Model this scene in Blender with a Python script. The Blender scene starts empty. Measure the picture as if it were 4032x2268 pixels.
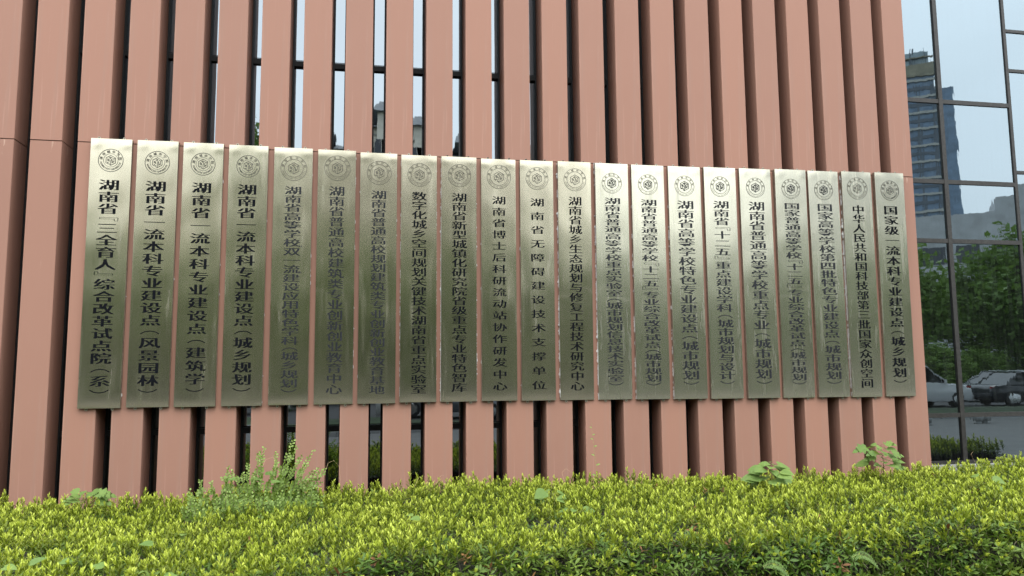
import bpy, math, random
import numpy as np
from mathutils import Vector, Matrix, Euler
random.seed(7)
rng = np.random.default_rng(7)
S = bpy.context.scene
COL = S.collection
R = math.radians

# ------------------------------------------------------------------ camera
cam = bpy.data.cameras.new('camera'); camo = bpy.data.objects.new('camera', cam); COL.objects.link(camo)
cam.sensor_width = 36; cam.lens = 26.931; cam.clip_start = .05; cam.clip_end = 3000
Rt = Vector((.9833, -.1818, -.0080)); Fw = Vector((.18078, .97765, .10693)); Fw.normalize()
Rt = (Rt - Fw*Rt.dot(Fw)).normalized(); Up = Rt.cross(Fw)
M = Matrix((Rt, Up, -Fw)).transposed().to_4x4(); M.translation = Vector((0, -7.8636, 1.65))
camo.matrix_world = M; S.camera = camo

# ------------------------------------------------------------------ sky, sun, exposure
W = bpy.data.worlds.new('World'); S.world = W; W.use_nodes = True
nt = W.node_tree; N = nt.nodes; L = nt.links
bg = N['Background']; bg.inputs['Strength'].default_value = .1
sky = N.new('ShaderNodeTexSky'); sky.sky_type = 'NISHITA'; sky.sun_disc = False
sky.sun_elevation = R(58); sky.sun_rotation = R(168); sky.dust_density = 4; sky.air_density = 1.2
tc = N.new('ShaderNodeTexCoord'); sx = N.new('ShaderNodeSeparateXYZ'); L.new(tc.outputs['Generated'], sx.inputs[0])
ov = N.new('ShaderNodeValToRGB'); L.new(sx.outputs['Z'], ov.inputs[0])      # overcast dome: brighter overhead
e = ov.color_ramp.elements
e[0].position = 0; e[0].color = (.47, .495, .515, 1); e[1].position = 1; e[1].color = (.84, .87, .90, 1)
m_ = e.new(.30); m_.color = (.575, .61, .64, 1)
nz = N.new('ShaderNodeTexNoise'); nz.inputs['Scale'].default_value = 2.2; nz.inputs['Detail'].default_value = 5
mp = N.new('ShaderNodeMapping'); mp.inputs['Scale'].default_value = (1, 1, 2.5); L.new(tc.outputs['Generated'], mp.inputs[0]); L.new(mp.outputs[0], nz.inputs[0])
mr = N.new('ShaderNodeMapRange'); mr.inputs['To Min'].default_value = 27; mr.inputs['To Max'].default_value = 37; L.new(nz.outputs['Fac'], mr.inputs[0])
vm = N.new('ShaderNodeVectorMath'); vm.operation = 'SCALE'; L.new(ov.outputs[0], vm.inputs[0]); L.new(mr.outputs[0], vm.inputs['Scale'])
mx = N.new('ShaderNodeMix'); mx.data_type = 'RGBA'; mx.inputs['Factor'].default_value = .88
L.new(sky.outputs[0], mx.inputs['A']); L.new(vm.outputs[0], mx.inputs['B']); L.new(mx.outputs['Result'], bg.inputs['Color'])
sun = bpy.data.lights.new('sun', 'SUN'); sun.energy = .9; sun.angle = R(25); sun.color = (1, .96, .9)
suno = bpy.data.objects.new('sun', sun); COL.objects.link(suno); suno.rotation_euler = (R(32), 0, R(12))
S.view_settings.view_transform = 'Standard'; S.view_settings.look = 'None'; S.view_settings.gamma = 1
S.view_settings.exposure = 1.08
S.render.engine = 'CYCLES'
S.cycles.max_bounces = 8; S.cycles.diffuse_bounces = 2; S.cycles.caustics_reflective = False; S.cycles.transparent_max_bounces = 8; S.cycles.use_denoising = True

# ------------------------------------------------------------------ helpers
def sRGB(r, g, b):
    f = lambda c: (c/255/12.92 if c/255 <= .04045 else ((c/255+.055)/1.055)**2.4)
    return (f(r), f(g), f(b), 1)

TONE = [.68]      # real-world albedo scale of the near surfaces
class Mat:
    def __init__(s, name, base=(.5, .5, .5, 1), rough=.6, metal=0, spec=.5):
        s.m = bpy.data.materials.new(name); s.m.use_nodes = True
        s.n = s.m.node_tree.nodes; s.l = s.m.node_tree.links; s.b = s.n['Principled BSDF']
        s.b.inputs['Base Color'].default_value = tuple(c*TONE[0] for c in base[:3])+(1,)
        s.b.inputs['Roughness'].default_value = rough; s.b.inputs['Metallic'].default_value = metal
        s.b.inputs['Specular IOR Level'].default_value = spec
    def node(s, t, **k):
        n = s.n.new(t)
        for a, v in k.items():
            if a in n.inputs: n.inputs[a].default_value = v
            else: setattr(n, a, v)
        return n
    def noise(s, scale, detail=4, stretch=None, coord='Object', rough=.5):
        t = s.node('ShaderNodeTexCoord'); n = s.node('ShaderNodeTexNoise', Scale=scale, Detail=detail, Roughness=rough)
        if stretch:
            mp = s.node('ShaderNodeMapping'); mp.inputs['Scale'].default_value = stretch
            s.l.new(t.outputs[coord], mp.inputs[0]); s.l.new(mp.outputs[0], n.inputs[0])
        else: s.l.new(t.outputs[coord], n.inputs[0])
        return n.outputs['Fac']
    def rng(s, v, a, b, c, d):
        m = s.node('ShaderNodeMapRange'); m.inputs[1].default_value = a; m.inputs[2].default_value = b
        m.inputs[3].default_value = c; m.inputs[4].default_value = d; s.l.new(v, m.inputs[0]); return m.outputs[0]
    def mix(s, f, A, B, mode='MIX'):
        m = s.node('ShaderNodeMix'); m.data_type = 'RGBA'; m.blend_type = mode
        for k, v in (('Factor', f), ('A', A), ('B', B)):
            if isinstance(v, (int, float)): m.inputs[k].default_value = v
            elif isinstance(v, tuple): t_ = TONE[0] if mode == 'MIX' else 1; m.inputs[k].default_value = tuple(c*t_ for c in v[:3])+(1,)
            else: s.l.new(v, m.inputs[k])
        return m.outputs['Result']
    def math(s, op, a, b=0):
        m = s.node('ShaderNodeMath'); m.operation = op
        for i, v in enumerate((a, b)):
            if isinstance(v, (int, float)): m.inputs[i].default_value = v
            else: s.l.new(v, m.inputs[i])
        return m.outputs[0]
    def bump(s, h, strength=.3, dist=.01):
        b = s.node('ShaderNodeBump', Strength=strength, Distance=dist); s.l.new(h, b.inputs['Height']); return b
    def set(s, k, v): s.l.new(v, s.b.inputs[k])

def mesh_obj(name, verts, faces, mat, parent=None, smooth=False, mats=None, fmat=None):
    me = bpy.data.meshes.new(name); me.from_pydata([tuple(v) for v in verts], [], faces)
    if mats:
        for m in mats: me.materials.append(m)
        if fmat is not None: me.polygons.foreach_set('material_index', fmat)
    elif mat: me.materials.append(mat)
    if smooth: me.polygons.foreach_set('use_smooth', [True]*len(me.polygons))
    me.update()
    o = bpy.data.objects.new(name, me); COL.objects.link(o)
    if parent: o.parent = parent
    return o

def inst(name, me, parent=None, loc=(0, 0, 0), rot=(0, 0, 0), scale=(1, 1, 1)):
    o = bpy.data.objects.new(name, me); COL.objects.link(o); o.location = loc; o.rotation_euler = rot; o.scale = scale
    if parent: o.parent = parent
    return o

def empty(name, loc=(0, 0, 0), rz=0):
    o = bpy.data.objects.new(name, None); COL.objects.link(o); o.location = loc; o.rotation_euler = (0, 0, rz); o.empty_display_size = .2
    return o

def tag(o, label=None, cat=None, group=None, kind=None):
    for k, v in (('label', label), ('category', cat), ('group', group), ('kind', kind)):
        if v: o[k] = v
    return o

class MB:
    def __init__(s): s.v = []; s.f = []; s.m = []
    def add(s, v, f, mi=0):
        n = len(s.v); s.v += [tuple(p) for p in v]; s.f += [tuple(i+n for i in q) for q in f]; s.m += [mi]*len(f)
    def box(s, x0, x1, y0, y1, z0, z1, mi=0, bev=0):
        if bev:
            b = bev   # octagonal plan so the vertical edges catch light
            pl = [(x0+b, y0), (x1-b, y0), (x1, y0+b), (x1, y1-b), (x1-b, y1), (x0+b, y1), (x0, y1-b), (x0, y0+b)]
            s.prism(pl, z0, z1, mi); return
        v = [(x, y, z) for z in (z0, z1) for x, y in ((x0, y0), (x1, y0), (x1, y1), (x0, y1))]
        s.add(v, [(0, 3, 2, 1), (4, 5, 6, 7), (0, 1, 5, 4), (1, 2, 6, 5), (2, 3, 7, 6), (3, 0, 4, 7)], mi)
    def prism(s, pl, z0, z1, mi=0):
        n = len(pl); v = [(x, y, z0) for x, y in pl]+[(x, y, z1) for x, y in pl]
        s.add(v, [tuple(range(n-1, -1, -1)), tuple(range(n, 2*n))]+[(i, (i+1) % n, n+(i+1) % n, n+i) for i in range(n)], mi)
    def tube(s, pts, r0, r1=None, n=5, mi=0):
        r1 = r0 if r1 is None else r1; pts = [Vector(p) for p in pts]; k = len(pts); base = len(s.v)
        for i, p in enumerate(pts):
            d = (pts[min(i+1, k-1)]-pts[max(i-1, 0)]).normalized(); a = d.orthogonal().normalized(); b = d.cross(a)
            r = r0+(r1-r0)*i/(k-1)
            s.v += [tuple(p+(a*math.cos(t)+b*math.sin(t))*r) for t in [2*math.pi*j/n for j in range(n)]]
        for i in range(k-1):
            for j in range(n):
                s.f.append((base+i*n+j, base+i*n+(j+1) % n, base+(i+1)*n+(j+1) % n, base+(i+1)*n+j)); s.m.append(mi)
        s.f.append(tuple(base+j for j in range(n-1, -1, -1))); s.f.append(tuple(base+(k-1)*n+j for j in range(n))); s.m += [mi, mi]
    def lathe(s, prof, c=(0, 0, 0), n=16, mi=0, axis='z'):
        base = len(s.v); k = len(prof)
        for r, h in prof:
            for j in range(n):
                t = 2*math.pi*j/n; p = (r*math.cos(t), r*math.sin(t), h)
                if axis == 'y': p = (p[0], h, p[1])
                s.v.append((p[0]+c[0], p[1]+c[1], p[2]+c[2]))
        for i in range(k-1):
            for j in range(n): s.f.append((base+i*n+j, base+i*n+(j+1) % n, base+(i+1)*n+(j+1) % n, base+(i+1)*n+j)); s.m.append(mi)
        s.f.append(tuple(base+j for j in range(n-1, -1, -1))); s.f.append(tuple(base+(k-1)*n+j for j in range(n))); s.m += [mi, mi]
    def obj(s, name, mat, parent=None, smooth=False, mats=None):
        return mesh_obj(name, s.v, s.f, mat, parent, smooth, mats, s.m if mats else None)
    def mesh(s, name, mats, smooth=False):
        me = bpy.data.meshes.new(name); me.from_pydata(s.v, [], s.f)
        for m in mats: me.materials.append(m)
        me.polygons.foreach_set('material_index', s.m)
        if smooth: me.polygons.foreach_set('use_smooth', [True]*len(s.f))
        me.update(); return me

# ------------------------------------------------------------------ materials
def terracotta():
    m = Mat('terracotta_coating', rough=.62, spec=.14)
    oi = m.node('ShaderNodeObjectInfo')
    a = m.noise(1.3, 3, (1, 1, .35), 'Object'); b = m.noise(420, 2); st = m.noise(5, 4, (5, 5, .10))
    c = m.mix(m.rng(a, .3, .7, 0, 1), (.330, .176, .130), (.368, .203, .151))
    c = m.mix(m.rng(oi.outputs['Random'], 0, 1, 0, 1), c, (.385, .203, .146))
    c = m.mix(m.rng(b, .3, .7, 0, .16), c, (.36, .19, .14))
    # rain streaks and dust, stronger on the lower half of the wall
    tc = m.node('ShaderNodeTexCoord'); sp = m.node('ShaderNodeSeparateXYZ'); m.l.new(tc.outputs['Object'], sp.inputs[0])
    low = m.rng(sp.outputs['Z'], 1.9, 1.1, 0, 1)
    f = m.math('MULTIPLY', m.rng(st, .52, .72, 0, .22), low)
    c = m.mix(f, c, (.33, .225, .18))
    st2 = m.noise(7, 4, (6, 6, .2)); f2 = m.math('MULTIPLY', m.rng(st2, .58, .75, 0, .18), low); c = m.mix(f2, c, (.64, .42, .34))
    sc = m.noise(26, 5, (1, 1, .13), rough=.7); sp2 = m.noise(2.3, 2)
    f3 = m.math('MULTIPLY', m.rng(sc, .64, .70, 0, .7), m.rng(sp2, .5, .62, 0, 1)); c = m.mix(f3, c, (.66, .47, .36))
    sp3 = m.noise(34, 2, rough=.4); c = m.mix(m.rng(sp3, .78, .81, 0, .5), c, (.26, .13, .10))
    m.set('Base Color', c)
    h = m.noise(5, 2, (1, 1, .4)); bp = m.bump(h, .25, .006); bp2 = m.bump(b, .12, .0006); m.l.new(bp.outputs[0], bp2.inputs['Normal']); m.set('Normal', bp2.outputs[0])
    m.set('Roughness', m.rng(a, .3, .7, .48, .62))
    return m.m

def brushed(name, base, dirt, rough=.30):
    m = Mat(name, rough=rough, metal=1)
    oi = m.node('ShaderNodeObjectInfo')
    tc = m.node('ShaderNodeTexCoord'); va = m.node('ShaderNodeVectorMath'); va.operation = 'ADD'
    sc_ = m.node('ShaderNodeVectorMath'); sc_.operation = 'SCALE'; sc_.inputs[0].default_value = (7, 3, 11); m.l.new(oi.outputs['Random'], sc_.inputs['Scale'])
    m.l.new(tc.outputs['Object'], va.inputs[0]); m.l.new(sc_.outputs[0], va.inputs[1])
    def nz(scale, det, st):
        mp = m.node('ShaderNodeMapping'); mp.inputs['Scale'].default_value = st; n = m.node('ShaderNodeTexNoise', Scale=scale, Detail=det)
        m.l.new(va.outputs[0], mp.inputs[0]); m.l.new(mp.outputs[0], n.inputs[0]); return n.outputs['Fac']
    br = nz(300, 3, (1, 1, .02)); run = nz(16, 5, (1, 1, .1)); sp = nz(60, 3, (1, 1, .35)); big = nz(3.5, 3, (1, 1, .5))
    c = m.mix(m.rng(br, .3, .7, 0, .10), base, tuple(v*.82 for v in base[:3]))
    c = m.mix(m.rng(big, .35, .7, 0, .25), c, tuple(v*.86 for v in base[:3]))
    c = m.mix(m.rng(run, .58, .80, 0, dirt*.5), c, (.47, .45, .36))
    c = m.mix(m.rng(sp, .68, .76, 0, dirt), c, (.40, .37, .27))
    c = m.mix(m.rng(oi.outputs['Random'], 0, 1, 0, .16), c, (.42, .39, .29))
    m.set('Base Color', c)
    ru = m.math('ADD', m.rng(br, .3, .7, rough-.03, rough+.03), m.rng(run, .55, .8, 0, .10)); m.set('Roughness', ru)
    m.b.inputs['Anisotropic'].default_value = .3
    return m.m

def glass(name, fac, tint, wav, dark=(.10, .13, .13), veil=.03):
    m = Mat(name); m.n.remove(m.b)
    out = [n for n in m.n if n.type == 'OUTPUT_MATERIAL'][0]
    g = m.node('ShaderNodeBsdfGlossy', Roughness=.012); g.inputs['Color'].default_value = (*tint, 1)
    t = m.node('ShaderNodeBsdfTransparent'); t.inputs['Color'].default_value = (*dark, 1)
    d = m.node('ShaderNodeBsdfDiffuse'); d.inputs['Color'].default_value = (.30, .33, .32, 1)
    a = m.noise(1.1, 1, (1, 1, 1.6)); b = m.noise(5.5, 2, (1.6, 1, .55))
    h = m.math('ADD', m.math('MULTIPLY', a, .2), m.math('MULTIPLY', b, .13))
    bp = m.bump(h, 1, wav); m.l.new(bp.outputs[0], g.inputs['Normal'])
    lw = m.node('ShaderNodeLayerWeight', Blend=.35); f = m.math('ADD', m.math('MULTIPLY', lw.outputs['Fresnel'], .35), fac)
    mxs = m.node('ShaderNodeMixShader'); m.l.new(f, mxs.inputs[0]); m.l.new(t.outputs[0], mxs.inputs[1]); m.l.new(g.outputs[0], mxs.inputs[2])
    st = m.noise(30, 4, (1, 1, .03)); mx2 = m.node('ShaderNodeMixShader'); m.l.new(m.rng(st, .4, .8, veil*.15, veil), mx2.inputs[0])
    m.l.new(mxs.outputs[0], mx2.inputs[1]); m.l.new(d.outputs[0], mx2.inputs[2]); m.l.new(mx2.outputs[0], out.inputs[0])
    return m.m

def leafmat(name, c1, c2, trans=.35, rough=.45):
    m = Mat(name, rough=rough, spec=.2); oi = m.node('ShaderNodeObjectInfo')
    n = m.noise(22, 2); n2 = m.noise(1.3, 3, coord='Generated')
    pn = m.node('ShaderNodeTexNoise', Scale=1.7, Detail=3); m.l.new(oi.outputs['Location'], pn.inputs[0])
    f = m.math('ADD', m.math('MULTIPLY', oi.outputs['Random'], .55), m.math('ADD', m.rng(n, .35, .65, -.05, .25), m.rng(pn.outputs['Fac'], .35, .65, -.35, .35)))
    c = m.mix(f, c1, c2); m.set('Base Color', c)
    out = [x for x in m.n if x.type == 'OUTPUT_MATERIAL'][0]
    t = m.node('ShaderNodeBsdfTranslucent'); tcn = m.mix(.5, c, (.55, .70, .05), 'MULTIPLY'); m.l.new(m.mix(1, c, (1.25, 1.3, .7), 'MULTIPLY'), t.inputs[0])
    ms = m.node('ShaderNodeMixShader'); ms.inputs[0].default_value = trans
    m.l.new(m.b.outputs[0], ms.inputs[1]); m.l.new(t.outputs[0], ms.inputs[2]); m.l.new(ms.outputs[0], out.inputs[0])
    return m.m

def plain(name, c, rough=.6, metal=0, nscale=None, amt=.25, bump=0, spec=.5):
    m = Mat(name, (*c, 1), rough, metal, spec)
    if nscale:
        n = m.noise(nscale, 5); m.set('Base Color', m.mix(m.rng(n, .3, .7, 0, 1), tuple(v*(1-amt) for v in c), tuple(min(1, v*(1+amt)) for v in c)))
        if bump: m.set('Normal', m.bump(n, bump, .01).outputs[0])
    return m.m

M_TERRA = terracotta()
M_FRAME = plain('dark_window_frame', (.007, .0075, .008), .6, 0, 30, .3, spec=.2)
M_FRAME2 = plain('weathered_mullion', (.030, .028, .025), .5, 0, 40, .4, spec=.3)
M_SLOTG = glass('slot_glass', .205, (.80, .90, .97), .0012, (.03, .04, .04), .012)
M_CURTG = glass('curtain_glass', .20, (.74, .88, .96), .0016)
M_ROOM = plain('room_plaster', (.16, .17, .17), .8, 0, 3)
M_ROOMF = plain('room_floor', (.08, .08, .08), .7, 0, 3)
M_BLIND = plain('room_blind', (.42, .45, .46), .8, 0, 6)
M_BRASS = brushed('brushed_brass', (.575, .53, .40), .22, .20)
M_BRASS2 = brushed('weathered_brass', (.66, .63, .50), .5, .235)
M_EDGE = plain('sign_side_metal', (.42, .38, .30), .4, .8, 40)
M_INK = plain('black_enamel', (.005, .006, .008), .7, 0, 60, .5, spec=.06)
M_INKG = plain('faded_enamel', (.019, .021, .024), .6, 0, 50, .5, spec=.15)
M_LINE = plain('etched_line', (.05, .045, .028), .5, .2, 80)
M_LINEP = plain('pale_etched_line', (.13, .12, .08), .5, .3, 80)
M_WHITE = plain('dried_adhesive', (.78, .77, .74), .7, 0, 200, .1)
M_SCREW = plain('rusty_screw', (.03, .018, .012), .6, .3, 300)
M_TAB = plain('tab_metal', (.50, .46, .36), .4, .8, 100)
M_STONE = plain('granite', (.30, .30, .29), .7, 0, 60, .3, .1)
M_BARK = plain('bark', (.085, .065, .048), .9, 0, 14, .4, .6)
M_LIME = plain('limewash', (.55, .55, .52), .85, 0, 20, .15)
M_TWIG = plain('twig', (.10, .085, .04), .8, 0, 50, .4)
M_YOUNG = leafmat('young_leaf', (.43, .52, .055), (.62, .69, .12), .28, .5)
M_MID = leafmat('mid_leaf', (.17, .225, .018), (.27, .33, .030), .22, .45)
M_OLD = leafmat('old_leaf', (.075, .145, .022), (.155, .225, .034), .22, .45)
M_DEAD = leafmat('dead_leaf', (.16, .075, .03), (.30, .16, .06), .1, .7)
M_WEED = leafmat('weed_leaf', (.15, .24, .05), (.25, .36, .065), .35, .5)
M_WEEDY = leafmat('weed_leaf_young', (.26, .38, .10), (.36, .48, .13), .35, .5)
M_BROAD = leafmat('broad_leaf', (.15, .25, .065), (.24, .35, .085), .35, .55)
TONE[0] = 1.0
M_TREE = leafmat('tree_leaf', (.085, .150, .035), (.155, .235, .058), .3, .5)
M_STEM = plain('green_stem', (.20, .22, .07), .7, 0, 60)
M_RSTEM = plain('red_brown_stem', (.14, .07, .045), .7, 0, 60)

# ------------------------------------------------------------------ ground
def paving_mat():
    m = Mat('plaza_setts', rough=.75)
    t = m.node('ShaderNodeTexCoord'); b = m.node('ShaderNodeTexBrick', Scale=1.0)
    b.inputs['Color1'].default_value = (.105, .103, .10, 1); b.inputs['Color2'].default_value = (.08, .078, .076, 1); b.inputs['Mortar'].default_value = (.06, .06, .058, 1)
    b.inputs['Brick Width'].default_value = .6; b.inputs['Row Height'].default_value = .3; b.inputs['Mortar Size'].default_value = .008
    m.l.new(t.outputs['Object'], b.inputs[0]); n = m.noise(.6, 5); m.set('Base Color', m.mix(m.rng(n, .3, .7, 0, .4), b.outputs[0], (.085, .085, .08)))
    return m.m
M_PAVE = paving_mat()
M_ASPH = plain('asphalt', (.03, .03, .031), .85, 0, 8, .25)
M_SOIL = plain('soil', (.055, .042, .03), .95, 0, 14, .4, .6)
M_GRASS = plain('verge_grass', (.035, .055, .02), .9, 0, 3, .4, .5)
o = mesh_obj('ground', [(-900, -900, 0), (900, -900, 0), (900, 900, 0), (-900, 900, 0)], [(0, 1, 2, 3)], plain('distant_ground', (.12, .13, .10), .9, 0, .05, .3)); tag(o, kind='structure')
o = mesh_obj('pavement', [(-40, -13.5, .004), (60, -13.5, .004), (60, .0, .004), (-40, .0, .004)], [(0, 1, 2, 3)], M_PAVE); tag(o, kind='structure')
o = mesh_obj('road', [(-90, -32, .004), (120, -32, .004), (120, -17.5, .004), (-90, -17.5, .004)], [(0, 1, 2, 3)], M_ASPH); tag(o, kind='structure')
mb = MB(); mb.box(-90, 120, -17.5, -13.5, 0.0, .11); o = mb.obj('verge', M_GRASS); tag(o, kind='structure')
mb = MB()
for i in range(105):
    x = -45+i*1.0; mb.box(x, x+.985, -13.5, -13.36, 0.0, .14, bev=.01)
o = mb.obj('kerb', M_STONE); tag(o, kind='structure')
o = mesh_obj('hedge_bed', [(-6, -4.1, .008), (8.9, -4.1, .008), (8.9, -.02, .008), (-6, -.02, .008)], [(0, 1, 2, 3)], M_SOIL); tag(o, kind='structure')

# ------------------------------------------------------------------ the building
B = empty('university_building', (0, 0, 0))
tag(B, 'building with terracotta vertical fins, narrow slot windows and a glass curtain wall at right', 'building')
X0, PITCH, FW, ZS, TOP = -4.0719, .42, .2806, 3.882, 9.3
GY = .33
for k in range(-4, 25):
    x = X0+PITCH*k
    for z0, z1 in ((.12, ZS), (ZS+.009, TOP)):
        j = rng.normal(0, .0008, 2)
        me = MB(); y1 = .305
        me.box(-FW/2, FW/2, 0+j[0], y1, 0, z1-z0, bev=.0035)
        p = me.obj('fin_panel', M_TERRA, B); p.location = (x+FW/2+j[1], 0, z0)
    # backing strip inside the joint keeps it dark but closed
    me = MB(); me.box(x+.012, x+FW-.012, .02, .27, .10, TOP-.02); me.obj('fin_core', M_FRAME, B)
ZM = [.20, 1.07, 4.925, 7.2, 9.2]     # slot transoms (centre heights)
for k in range(-4, 24):
    xa = X0+PITCH*k+FW+.001; xb = X0+PITCH*(k+1)-.001
    f = MB()
    f.box(xa, xa+.016, .285, GY+.03, .12, TOP); f.box(xb-.016, xb, .285, GY+.03, .12, TOP)
    for z in ZM: f.box(xa+.016, xb-.016, .292, GY+.03, z-.028, z+.028); f.box(xa+.016, xb-.016, .298, .302, z+.034, z+.040)
    fo = f.obj('window_frame', M_FRAME, B)
    for z0, z1 in zip(ZM[:-1], ZM[1:]):
        a, b_ = xa+.0165, xb-.0165
        rz, rx = rng.normal(0, .0022, 2)
        xm, zm = (a+b_)/2, (z0+z1)/2
        v = [(a-xm, 0, z0+.0285-zm), (b_-xm, 0, z0+.0285-zm), (b_-xm, 0, z1-.0285-zm), (a-xm, 0, z1-.0285-zm)]
        v += [(p[0], .008, p[2]) for p in v]
        g = mesh_obj('window_pane', v, [(0, 1, 2, 3), (7, 6, 5, 4), (0, 4, 5, 1), (1, 5, 6, 2), (2, 6, 7, 3), (3, 7, 4, 0)], M_SLOTG, fo)
        g.location = (xm, GY, zm); g.rotation_euler = (rx, 0, rz)
# curtain wall
CX0, CX1, CM = 6.2895, 8.02, 7.0
CZ = [.52, 1.075, 3.19, 3.935, 4.965, 6.62, 9.2]
f = MB()
f.box(CX0, CX0+.02, GY-.02, GY+.10, .30, TOP)
f.box(CM-.028, CM+.028, GY-.022, GY+.12, .50, TOP)
f.box(CX1-.03, CX1+.012, GY-.015, GY+.10, .30, TOP)
for z in CZ:
    h = .026 if z > .6 else .02
    for a, b_ in ((CX0+.02, CM-.028), (CM+.028, CX1-.03)): f.box(a, b_, GY-.018, GY+.1, z-h, z+h)
cf = f.obj('window_frame', M_FRAME2, B); cf['label'] = 'dark aluminium grid of the glass curtain wall'
for i in range(len(CZ)-1):
    for a, b_ in ((CX0+.0205, CM-.0285), (CM+.0285, CX1-.0305)):
        z0, z1 = CZ[i]+.0265, CZ[i+1]-.0265; xm, zm = (a+b_)/2, (z0+z1)/2
        v = [(a-xm, 0, z0-zm), (b_-xm, 0, z0-zm), (b_-xm, 0, z1-zm), (a-xm, 0, z1-zm)]; v += [(p[0], .012, p[2]) for p in v]
        g = mesh_obj('window_pane', v, [(0, 1, 2, 3), (7, 6, 5, 4), (0, 4, 5, 1), (1, 5, 6, 2), (2, 6, 7, 3), (3, 7, 4, 0)], M_CURTG, cf)
        g.location = (xm, GY, zm); rr = rng.normal(0, .0005, 2); g.rotation_euler = (rr[0], 0, rr[1])
sl = MB(); sl.box(CX0, 9.9, GY-.10, GY+.12, .12, .498, bev=.006); sl.obj('window_sill', M_STONE, B)
# second facet, turned back from the corner
TH = R(.6); ux, uy = math.cos(TH), math.sin(TH)
fo2 = empty('side_facet'); fo2.parent = B; fo2.location = (CX1+.014, GY+.03, 0); fo2.rotation_euler = (0, 0, TH)
f = MB(); CZ2 = [.52, 1.075, 4.106, 5.45, 5.985, 7.6, 9.2]
f.box(0, .02, -.0, .1, .5, TOP); f.box(2.2, 2.25, -.02, .1, .5, TOP)
for z in CZ2: f.box(.02, 2.2, -.016, .1, z-.02, z+.02)
fo2n = f.obj('window_frame', M_FRAME2, fo2)
bpy.data.objects.remove(fo2n)
ff = f.obj('window_frame', M_FRAME2, B); ff.location = fo2.location; ff.rotation_euler = fo2.rotation_euler; bpy.data.objects.remove(fo2)
for i in range(len(CZ2)-1):
    z0, z1 = CZ2[i]+.0205, CZ2[i+1]-.0205
    me = MB(); me.box(.021, 2.199, 0, .012, z0, z1); me.obj('window_pane', M_CURTG, ff)
# interior
rm = MB(); rm.box(-6, 12, 4.5, 4.6, 0, TOP); rm.box(-6.1, -6, GY+.3, 4.6, 0, TOP); rm.box(12, 12.1, GY+1.6, 4.6, 0, TOP); rm.obj('inner_wall', M_ROOM, B)
fl = MB(); fl.box(-6, 12, GY+.45, 4.5, .10, .16); fl.box(-6, 12, GY+.5, 4.5, 4.72, 5.05); fl.obj('inner_floor', M_ROOMF, B)
rf = MB(); rf.box(-6, 12, .02, 9, TOP, TOP+.4); rf.obj('roof', M_STONE, B)
bl = MB()
for xx, w_ in ((6.62, .28), (7.42, .26), (7.72, .16)): bl.box(xx, xx+w_, GY+.35, GY+.37, 3.3, 9.0)
for i in range(9): bl.box(6.35+i*.19, 6.35+i*.19+.05, GY+.30, GY+.33, 1.15, 3.1)
bl.obj('window_blind', M_BLIND, B)

# ------------------------------------------------------------------ signs
_gc = {}
def glyph(ch):
    if ch in _gc: return _gc[ch]
    c = bpy.data.curves.new('glyph', 'FONT'); c.body = ch; c.resolution_u = 2; c.offset = -.007 if ord(ch) > 0x3000 else 0
    o = bpy.data.objects.new('glyph', c); COL.objects.link(o)
    dg = bpy.context.evaluated_depsgraph_get()
    me = bpy.data.meshes.new_from_object(o.evaluated_get(dg))
    v = np.array([(p.co.x, p.co.y) for p in me.vertices]).reshape(-1, 2); f = [tuple(p.vertices) for p in me.polygons]
    bpy.data.objects.remove(o); bpy.data.curves.remove(c); bpy.data.meshes.remove(me)
    _gc[ch] = (v, f); return _gc[ch]

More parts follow.
